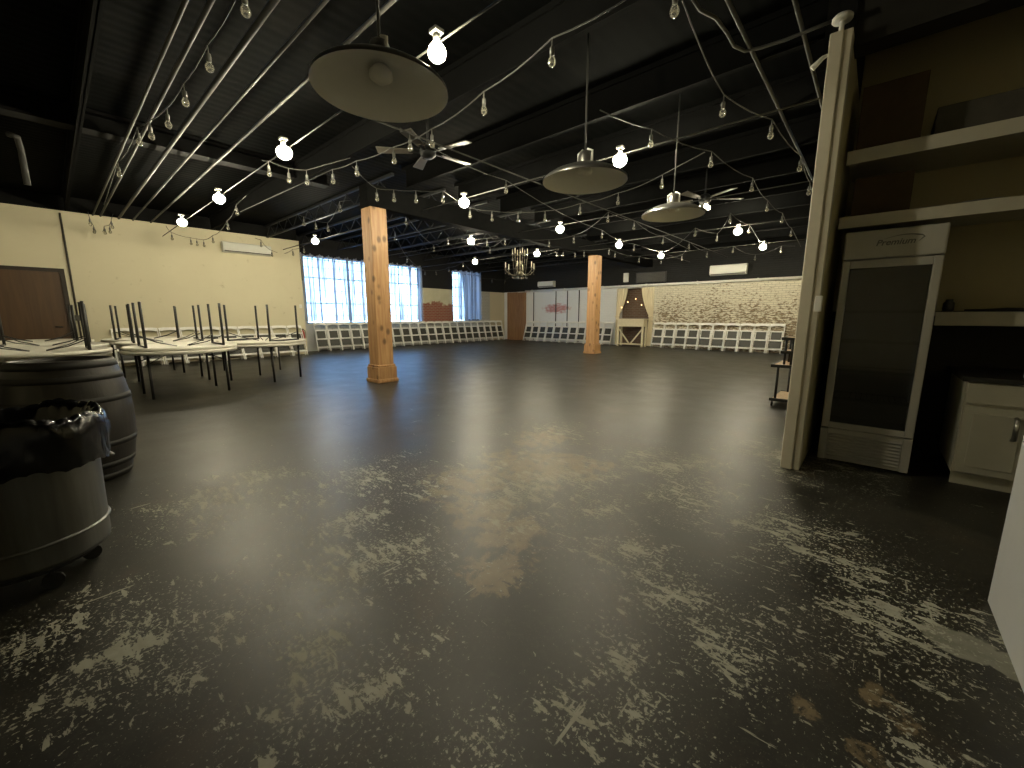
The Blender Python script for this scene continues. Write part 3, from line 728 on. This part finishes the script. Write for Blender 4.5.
b = MB(); b.box((-7.68, 16.44, 2.62), (-6.42, 16.5, 3.02), .006); o = tag(b.build('vent_panel', 'worktop'), 'long grey vent panel on the black band right of the white box', 'vent')
b = MB()
for k in range(7): b.box((-7.64, 16.43, 2.66 + k * .05), (-6.46, 16.445, 2.68 + k * .05))
b.build('slat', 'grey_card', o)

def pipe(pts, r, mat, label, cat='pipe', name='conduit_pipe', group=None, seg=8):
    b = MB(); b.tube(pts, r, seg); return tag(b.build(name, mat), label, cat, group)
b = MB(); b.tube([(-13.64, 16.40, 2.5), (-.5, 16.40, 2.5)], .05, 12)
for k in range(7): b.box((-13.2 + 2 * k - .015, 16.34, 2.44), (-13.2 + 2 * k + .015, 16.495, 2.56))
tag(b.build('drain_pipe', 'silver_pipe'), 'long pale pipe running along the back wall under the black band', 'pipe')
for x, l in ((-13.15, 'nearest the brown corner'), (-11.77, 'left of the faded red smear'), (-11.1, 'through the faded red smear'), (-10.45, 'right of the faded red smear')):
    pipe([(x, 16.48, .05), (x, 16.48, 2.44)], .022, 'black_metal', 'thin dark upright pipe on the whitewashed wall ' + l, group='dark upright pipes on the back wall')
# long conduits under the deck
for i, (y, r, l) in enumerate(((.99, .018, 'left one of the close pair'), (1.12, .02, 'right one of the close pair'), (1.44, .026, 'thick one next to the close pair'), (1.70, .016, 'thin one halfway between thick pipe and lamp row'), (2.04, .018, 'the one nearest the row of lit lamps'))):
    pipe([(-14.3, y, 3.65), (1.5, y, 3.65)], r, 'grey_pipe', 'grey ceiling conduit to the cream wall, ' + l, group='ceiling conduits towards the cream wall')
pipe([(-1.11, -1, 3.64), (-1.11, 16.5, 3.64)], .018, 'grey_pipe', 'grey ceiling conduit left of the white post running to the back wall')
pipe([(-.73, -1, 3.64), (-.73, 16.5, 3.64)], .018, 'grey_pipe', 'grey ceiling conduit passing behind the white post')
pts = [at_height(x, y, 3.62) for x, y in ((690, -6), (700, 10), (716, 18), (727, 33), (734, 46), (745, 51), (760, 48), (785, 40), (815, 28), (835, 20))]
pipe(pts, .014, 'grey_pipe', 'bent flexible conduit crossing the ceiling towards the white post')
LZ = 3.20
for yy, segs, l in ((2.24, [(-14.3, 1.0)], 'nearest the camera'), (5.18, [(-15.1, -7.30), (-7.0, -.5)], 'second row from the camera'), (8.1, [(-15.1, -7.3), (-7.0, -.5)], 'third row from the camera'), (10.95, [(-15.1, -7.3), (-7.0, -.5)], 'fourth row from the camera'), (14.0, [(-15.1, -7.3), (-7.0, -.5)], 'row nearest the back wall')):
    b = MB()
    for x0, x1 in segs: b.tube([(x0, yy, LZ + .14), (x1, yy, LZ + .14)], .008, 6)
    tag(b.build('lamp_conduit', 'cable'), 'straight grey conduit carrying lit lamps, ' + l, 'conduit', 'lamp conduits')
for xx, l in ((-4.25, 'between the pine posts and the barn lamps'),):
    pipe([(xx, 1.2 if xx > -3 else 2.24, LZ + .145), (xx, 16.49, LZ + .16)], .010, 'cable', 'straight grey conduit running to the back wall, ' + l, group='conduits towards the back wall')

# cream-wall bits
b = MB(); b.tube([(-14.27, .45, .1), (-14.27, .45, 3.6)], .018, 8); o = tag(b.build('wall_conduit', 'grey_card'), 'thin brown pipe running up the cream wall beside the door', 'pipe')
MB().box((-14.3, .39, 1.16), (-14.235, .51, 1.29), .006).build('outlet_box', 'grey_card', o)
t = thing('fire_extinguisher', 'red fire extinguisher hanging on the end of the cream wall', 'fire extinguisher', (-14.22, 5.53, .42))
b = MB(); b.lathe([(.001, 0), (.055, 0), (.06, .02), (.06, .30), (.045, .345), (.02, .36), (.02, .385), (.001, .385)], 20); b.build('cylinder', 'red_paint', t)
b = MB(); b.box((-.014, -.05, .385), (.014, .04, .405)); b.box((-.012, -.065, .415), (.012, .03, .428)); b.tube([(0, 0, .38), (0, 0, .42)], .012, 8); b.build('handle', 'black_metal', t)
b = MB(); b.tube([(0, .02, .39), (.03, .06, .37), (.05, .07, .25), (.05, .065, .12)], .009, 8); b.build('hose', 'rubber', t)
b = MB(); b.box((-.08, -.02, .2), (-.058, .02, .4)); b.build('bracket', 'black_metal', t)
b = MB(); b.box((-14.3, 5.52, 1.52), (-14.285, 5.60, 1.64), .003); o = tag(b.build('light_switch', 'white_plastic'), 'small light switch at the far end of the cream wall', 'switch')
MB().box((-14.288, 5.55, 1.56), (-14.279, 5.57, 1.60)).build('toggle', 'ac_white', o)
pp = [at_height(8, 134, 3.66), at_height(17, 137, 3.63), at_height(21, 150, 3.55)]
pp += [Vector((pp[2].x - .02, pp[2].y, 3.4)), Vector((pp[2].x - .03, pp[2].y, 3.10))]
pipe(pp, .035, 'grey_pipe', 'pale bent pipe dropping from the ceiling at the far left', name='drop_pipe')

# ------------------------------------------------------------------ alcove: drapes, console, mini lights
def drape(x0, dirn, label, seed):
    b = MB(); n = 40; rows = 26; vs = []; fs = []
    for j in range(rows + 1):
        z = 2.42 - (2.42 - .03) * j / rows
        u_t = (2.42 - z)
        if z > 1.25: k = (2.42 - z) / 1.17; w = .52 - .36 * (k ** 1.6)
        else: k = (1.25 - z) / 1.22; w = .16 + .07 * k
        for i in range(n + 1):
            u = i / n
            fold = .03 * math.sin(u * PI * 9 + seed) + .012 * math.sin(u * PI * 19 + j * .2)
            vs.append((x0 + dirn * u * w, 16.42 + fold * (.6 if abs(z - 1.25) < .15 else 1) , z))
    for j in range(rows):
        for i in range(n): fs.append((j * (n + 1) + i, j * (n + 1) + i + 1, (j + 1) * (n + 1) + i + 1, (j + 1) * (n + 1) + i))
    b.add(vs, fs, True); o = tag(b.build('drape', 'drape'), label, 'drape', 'tan drapes at the alcove')
    MB().box((min(x0 - dirn * .01, x0 + dirn * .18), 16.37, 1.21), (max(x0 - dirn * .01, x0 + dirn * .18), 16.47, 1.27), .01).build('tieback', 'drape', o)
drape(-8.52, 1, 'tan drape tied back at the left side of the brick alcove', .4)
drape(-6.86, -1, 'tan drape tied back at the right side of the brick alcove', 1.7)
t = thing('console_table', 'cream console table with crossed braces standing in the brick alcove', 'table', (-7.58, 16.06, 0))
MB().box((-.62, -.2, 1.10), (.62, .22, 1.15), .008).build('tabletop', 'cream_wood', t)
MB().box((-.58, -.17, .83), (.58, .2, 1.10), .006).build('apron', 'cream_wood', t)
for sx in (-1, 1):
    for sy in (-.14, .17): MB().box((sx * .54 - .04, sy - .035, 0), (sx * .54 + .04, sy + .035, .83), .006).build('leg', 'cream_wood', t)
for sx in (-1, 1):
    b = MB(); L = math.hypot(.5, .62); b.box((-L / 2, -.02, -.025), (L / 2, .02, .025), .004, Matrix.Translation((sx * .25, -.14, .40)) @ Matrix.Rotation(-sx * R(51), 4, 'Y')); b.build('cross_brace', 'cream_wood', t)
MB().box((-.54, -.16, .08), (.54, -.12, .14), .005).build('stretcher', 'cream_wood', t)
t = thing('fairy_lights', 'short string of small lit lights hung across the brick alcove', 'fairy lights', (0, 0, 0))
fp = [(-8.2, 16.30, 1.62), (-8.05, 16.55, 1.85), (-7.72, 16.6, 1.98), (-7.45, 16.6, 1.72), (-7.28, 16.60, 2.0), (-7.3, 16.8, 2.25)]
b = MB(); b.tube(fp, .004, 5); b.build('wire', 'cable', t)
for p in fp[:5]:
    b = MB(); b.lathe([(.001, -.03), (.02, -.02), (.024, 0), (.014, .02), (.001, .024)], 12, p); b.build('bulb', 'mini_glow', t)

# ================================================================== barn pendants
def pendant(x, y, rr, zr, label):
    t = thing('barn_pendant_lamp', label, 'pendant lamp', (x, y, zr), (0, 0, 0), 'large barn pendant lamps')
    prof = [(1, 0), (.995, .045), (.93, .10), (.78, .19), (.58, .27), (.38, .325), (.20, .35), (.17, .37)]
    inn = [(.155, .355), (.20, .335), (.38, .30), (.58, .25), (.78, .17), (.92, .075), (.975, .012), (1, 0)]
    b = MB(); b.lathe([(a * rr, z * rr) for a, z in prof], 56); b.build('shade', 'steel', t)
    b = MB(); b.lathe([(.001, .34 * rr)] + [(a * rr, z * rr - .002) for a, z in inn], 56); b.build('reflector', 'enamel_white', t)
    b = MB(); b.lathe([(.17 * rr, .36 * rr), (.17 * rr, .55 * rr), (.13 * rr, .66 * rr), (.05 * rr, .70 * rr), (.001, .70 * rr)], 24); b.build('neck', 'steel', t)
    b = MB(); b.lathe([(.001, .12 * rr), (.10 * rr, .13 * rr), (.17 * rr, .18 * rr), (.17 * rr, .26 * rr), (.10 * rr, .34 * rr)], 24); b.build('lamp_globe', 'enamel_white', t)
    for sx in (-1, 1): MB().tube([(sx * .19 * rr, 0, .34 * rr), (sx * .19 * rr, 0, .66 * rr), (sx * .06 * rr, 0, .72 * rr)], .010, 6).build('yoke_rod', 'white_plastic', t)
    b = MB(); b.tube([(0, 0, .68 * rr), (0, 0, DECK - zr)], .009, 8); b.build('rod', 'grey_pipe', t)
K = .80
pendant(-2.86 * K, 1.80 * K, .475 * K, 1.28 + 1.60 * K, 'largest barn pendant lamp, unlit, hanging nearest the camera')
pendant(-2.86 * K, 4.56 * K, .51 * K, 1.28 + 1.615 * K, 'unlit barn pendant lamp in the middle of the row of three')
pendant(-2.62 * K, 6.82 * K, .475 * K, 1.28 + 1.58 * K, 'unlit barn pendant lamp farthest away, left of the white post')

# ------------------------------------------------------------------ lit lamps on the conduits
LAMPS = [((437, 50), 'lit warm bulb nearest the camera, at the rim of the largest barn pendant'),
         ((284, 150), 'lit warm bulb in the nearest row, left of the largest barn pendant'),
         ((219, 197), 'lit warm bulb in the nearest row, second from the cream wall'),
         ((182, 221), 'lit warm bulb in the nearest row, closest to the cream wall'),
         ((315, 240), 'lit warm bulb above the sheer curtains beside the end of the cream wall'),
         ((464, 201), 'lit warm bulb in the second row, just right of the near pine post'),
         ((620, 158), 'lit warm bulb at the right edge of the middle barn pendant'),
         ((471, 240), 'lit warm bulb left of the chandelier, the higher of two above the narrow window'),
         ((475, 261), 'lit warm bulb left of the chandelier, the lower of two above the narrow window'),
         ((560, 228), 'lit warm bulb left of and above the far pine post'),
         ((537, 253), 'lit warm bulb beside the right arm of the chandelier'),
         ((619, 244), 'lit warm bulb right of the top of the far pine post'),
         ((661, 255), 'small lit warm bulb over the drapes, farthest row'),
         ((738, 230), 'lit warm bulb over the right chair row, the higher of two by the white post'),
         ((763, 246), 'lit warm bulb over the right chair row, the lower of two by the white post')]
for (px, py), l in LAMPS:
    p = at_height(px, py, LZ)
    t = thing('flood_lamp', l, 'lamp', p, (0, 0, 0), 'lit flood lamps on conduits')
    q = .78 if px == 437 else 1.0
    b = MB(); b.lathe([(.001, -.10 * q), (.04 * q, -.094 * q), (.072 * q, -.065 * q), (.084 * q, -.025 * q), (.072 * q, .012), (.038, .036), (.001, .04)], 20); b.build('bulb', 'lamp_glow', t)
    b = MB(); b.lathe([(.001, .038), (.026, .04), (.028, .095), (.02, .105), (.001, .105)], 14); b.build('socket', 'socket', t)
    b = MB(); b.box((-.04, -.04, .105), (.04, .04, .135), .005); b.build('junction_box', 'socket', t)

# ------------------------------------------------------------------ string lights
gb = MB(); gb.lathe([(.001, -.080), (.012, -.078), (.023, -.069), (.029, -.053), (.029, -.039), (.023, -.023), (.014, -.007), (.011, 0)], 14); gm = None
gs = MB(); gs.lathe([(.001, -.004), (.0165, -.004), (.0175, .03), (.015, .05), (.006, .056), (.004, .11), (.001, .11)], 10); gsm = None
def string_lights(px, label, z=3.16, ends=(None, None)):
    global gm, gsm
    pts = [at_height(x, y, z) for x, y in px]
    t = thing('string_lights', label, 'string lights', (0, 0, 0), (0, 0, 0), 'strings of clear unlit bulbs')
    path = []
    if ends[0]: path.append(at_height(*ends[0]))
    for i, p in enumerate(pts):
        top = p + Vector((0, 0, .11))
        if path:
            a = path[-1]; L = (a - top).length
            for k in (1, 2, 3): u = k / 4; path.append(a.lerp(top, u) - Vector((0, 0, min(.08, .03 * L) * 4 * u * (1 - u))))
        path.append(top)
    if ends[1]: path.append(at_height(*ends[1]))
    b = MB(); b.tube(path, .0055, 6); b.build('cable', 'cable', t)
    for p in pts:
        if gm is None:
            o = gb.build('bulb', 'bulb_glass', t); s_ = gs.build('socket', 'socket', o); gm, gsm = o, s_
        else:
            o = gm.copy(); COL.objects.link(o); o.parent = t; s_ = gsm.copy(); COL.objects.link(s_); s_.parent = o
        o.location = p
S = [([(245, 3), (209, 61), (185, 97), (168, 120), (151, 132), (139, 138), (119, 171)], 'string of clear bulbs along the close pair of conduits at upper left', 3.2, ((262, -25, 3.32), (104, 205, 3.35))),
     ([(552, 55), (484, 105), (432, 140), (394, 157), (357, 170), (333, 178)], 'string of clear bulbs sweeping under the largest barn pendant', 3.16, ((640, -10, 3.3), (240, 212, 3.3))),
     ([(269, 170), (289, 177), (307, 179)], 'short swag of three clear bulbs by the lit lamp left of the largest pendant', 3.12, ((262, 160, 3.3), (350, 158, 3.3))),
     ([(377, 196), (394, 197), (416, 198), (443, 198)], 'string of four clear bulbs right of the near pine post top', 3.14, ((352, 166, 3.3), (462, 204, 3.28))),
     ([(470, 214), (492, 217), (518, 218), (545, 217), (580, 210), (618, 200), (662, 183)], 'string of clear bulbs passing below the middle barn pendant', 3.14, ((462, 204, 3.28), (705, 152, 3.3))),
     ([(410, 144), (506, 188), (602, 235), (634, 248)], 'string of clear bulbs running from the ceiling fan to the back wall', 3.2, ((400, 128, 3.32), (690, 262, 3.3))),
     ([(651, 140), (711, 161), (752, 186), (767, 207), (782, 219), (791, 233)], 'string of clear bulbs right of the barn pendants, nearer the posts', 3.18, ((600, 110, 3.32), (801, 247, 3.3))),
     ([(675, 3), (723, 108), (771, 131), (800, 165), (809, 190)], 'string of clear bulbs closest to the top of the white post', 3.18, ((660, -25, 3.3), (815, 205, 3.3))),
     ([(490, 251), (505, 242), (549, 244), (574, 240), (608, 218), (634, 226), (663, 241)], 'string of clear bulbs looping above the far pine post', 3.14, ((470, 243, 3.28), (690, 250, 3.28))),
     ([(695, 233), (717, 238), (730, 219), (749, 230)], 'string of clear bulbs right of the farthest barn pendant', 3.14, ((664, 252, 3.28), (760, 242, 3.28))),
     ([(557, 254), (563, 254), (575, 255), (584, 254), (609, 252), (615, 255), (639, 260), (661, 262), (682, 258), (689, 246), (707, 255), (733, 250), (755, 258), (781, 250)], 'long string of tiny clear bulbs high along the back wall', 3.12, ((540, 256, 3.26), (795, 246, 3.26))),
     ([(395, 237), (407, 260), (425, 273), (436, 273), (449, 270), (463, 265), (480, 280), (492, 281), (505, 282)], 'string of clear bulbs over the pier between the two curtained windows', 3.1, ((392, 226, 3.3), (512, 276, 3.25))),
     ([(406, 221), (434, 249), (448, 242), (487, 243)], 'string of clear bulbs in front of the joists beside the near pine post', 3.14, ((398, 214, 3.3), (500, 238, 3.3))),
     ([(172, 237), (191, 242), (197, 243), (204, 244), (213, 240), (228, 226), (237, 211)], 'sagging string of bulbs above the tables, left of the wall air conditioner', 3.2, ((166, 226, 3.32), (246, 196, 3.35))),
     ([(261, 244), (272, 254), (283, 257), (293, 253), (304, 250)], 'swag of dark bulbs at the right end of the cream wall', 3.14, ((255, 238, 3.3), (312, 240, 3.28))),
     ([(304, 222), (316, 226), (328, 228), (340, 208)], 'string of bulbs by the joists left of the near pine post', 3.2, ((296, 214, 3.35), (352, 200, 3.35))),
     ([(90, 222), (94, 230), (98, 237), (103, 237), (105, 231), (110, 230), (112, 225)], 'gathered loop of bulbs hanging at the top of the cream wall', 3.2, ((88, 212, 3.55), (113, 214, 3.55)))]
for px, l, z, e in S: string_lights(px, l, z, e)

# ------------------------------------------------------------------ ceiling fans, chandelier
def fan(p, rz, label, lights=False):
    t = thing('ceiling_fan', label, 'ceiling fan', p, (0, 0, rz))
    b = MB(); b.lathe([(.001, -.08), (.06, -.075), (.10, -.04), (.105, .02), (.07, .07), (.02, .09), (.001, .09)], 24); b.build('motor', 'joist_paint', t)
    b = MB(); b.tube([(0, 0, .08), (0, 0, DECK - p[2])], .014, 8); b.build('downrod', 'joist_paint', t)
    for k in range(5):
        a = 2 * PI * k / 5; mt = Matrix.Rotation(a, 4, 'Z') @ Matrix.Rotation(R(9), 4, 'X')
        b = MB(); n = 8; o = []
        for i in range(n + 1): u = i / n; o.append((.20 + .44 * u, .045 + .025 * u))
        vs = [mt @ Vector((x, w, .006)) for x, w in o] + [mt @ Vector((x, -w, .006)) for x, w in reversed(o)]
        v2 = [v - Vector((0, 0, .012)) for v in vs]; m_ = len(vs)
        b.add(vs + v2, [tuple(range(m_)), tuple(reversed(range(m_, 2 * m_)))] + [(i, m_ + i, m_ + (i + 1) % m_, (i + 1) % m_) for i in range(m_)])
        bl = b.build('blade', 'fan_blade', t)
        b = MB(); b.box((.08, -.02, -.012), (.24, .02, -.002), 0, mt); b.build('blade_arm', 'joist_paint', bl)
    if lights:
        for k in range(3):
            a = 2 * PI * k / 3 + .4; c = (.09 * math.cos(a), .09 * math.sin(a), -.14)
            b = MB(); b.lathe([(.001, -.035), (.03, -.02), (.036, .005), (.022, .035), (.001, .04)], 14, c); b.build('light', 'spot_glow', t)
fan(at_height(428, 152, 3.36), R(12), 'dark ceiling fan beyond the largest barn pendant')
fan(at_height(705, 199, 3.3), R(40), 'ceiling fan with small lit bulbs behind the farthest barn pendant', True)
cp = Vector((-8.0, 9.36, 0))
t = thing('chandelier', 'candle-style chandelier hanging left of the far pine post', 'chandelier', (cp.x, cp.y, 2.42))
b = MB(); b.tube([(0, 0, .75), (0, 0, DECK - 2.42)], .01, 8); b.build('chain', 'black_metal', t)
b = MB(); b.lathe([(.001, 0), (.03, .02), (.05, .08), (.025, .14), (.02, .3), (.045, .38), (.02, .46), (.018, .7), (.03, .74), (.001, .78)], 16); b.build('column', 'brass', t)
for k in range(12):
    a = 2 * PI * k / 12; c, s_ = math.cos(a), math.sin(a); rr = .44 if k % 2 == 0 else .22; zt = .22 if k % 2 == 0 else .62
    b = MB(); b.tube([(.03 * c, .03 * s_, .14), (rr * .4 * c, rr * .4 * s_, .03), (rr * .75 * c, rr * .75 * s_, .06), (rr * c, rr * s_, zt - .06), (rr * c, rr * s_, zt)], .008, 6); b.lathe([(.001, zt), (.035, zt), (.04, zt + .012), (.001, zt + .012)], 12, (rr * c, rr * s_, 0)); ar = b.build('arm', 'brass', t)
    b = MB(); b.lathe([(.013, zt + .012), (.013, zt + .16), (.001, zt + .165)], 10, (rr * c, rr * s_, 0)); b.build('candle', 'candle', ar)
    for q, zz in ((.5, -.03), (1.0, zt - .13)):
        b = MB(); b.lathe([(.001, zz - .045), (.012, zz - .02), (.008, zz + .01), (.001, zz + .03)], 8, (rr * q * c, rr * q * s_, 0)); b.build('crystal', 'bulb_glass', ar)

# ================================================================== daylight and view
w = bpy.data.worlds.new('daylight'); sc.world = w; w.use_nodes = True; nt = w.node_tree; nt.nodes.clear(); g = NT(nt)
tc = g.n('ShaderNodeTexCoord'); s = g.sep(tc.outputs['Generated'])
low = g.mix(g.step(s[2], -.10, .02), (.10, .24, .58), (.42, .68, 1.0))
col = g.mix(g.step(s[2], .06, .16), low, (.26, .54, 1.0))
bg = g.n('ShaderNodeBackground'); nt.links.new(col, bg.inputs[0]); bg.inputs[1].default_value = 12.0
o = g.n('ShaderNodeOutputWorld'); nt.links.new(bg.outputs[0], o.inputs[0])
vs = sc.view_settings
sc.display_settings.display_device = 'sRGB'
vs.view_transform = 'Standard'; vs.look = 'None'; vs.gamma = 1.0; vs.use_curve_mapping = False; vs.exposure = 0.0
cy = sc.cycles
cy.max_bounces = 8; cy.transparent_max_bounces = 24; cy.sample_clamp_indirect = 4.0; cy.caustics_reflective = False; cy.caustics_refractive = False
cy.use_denoising = True
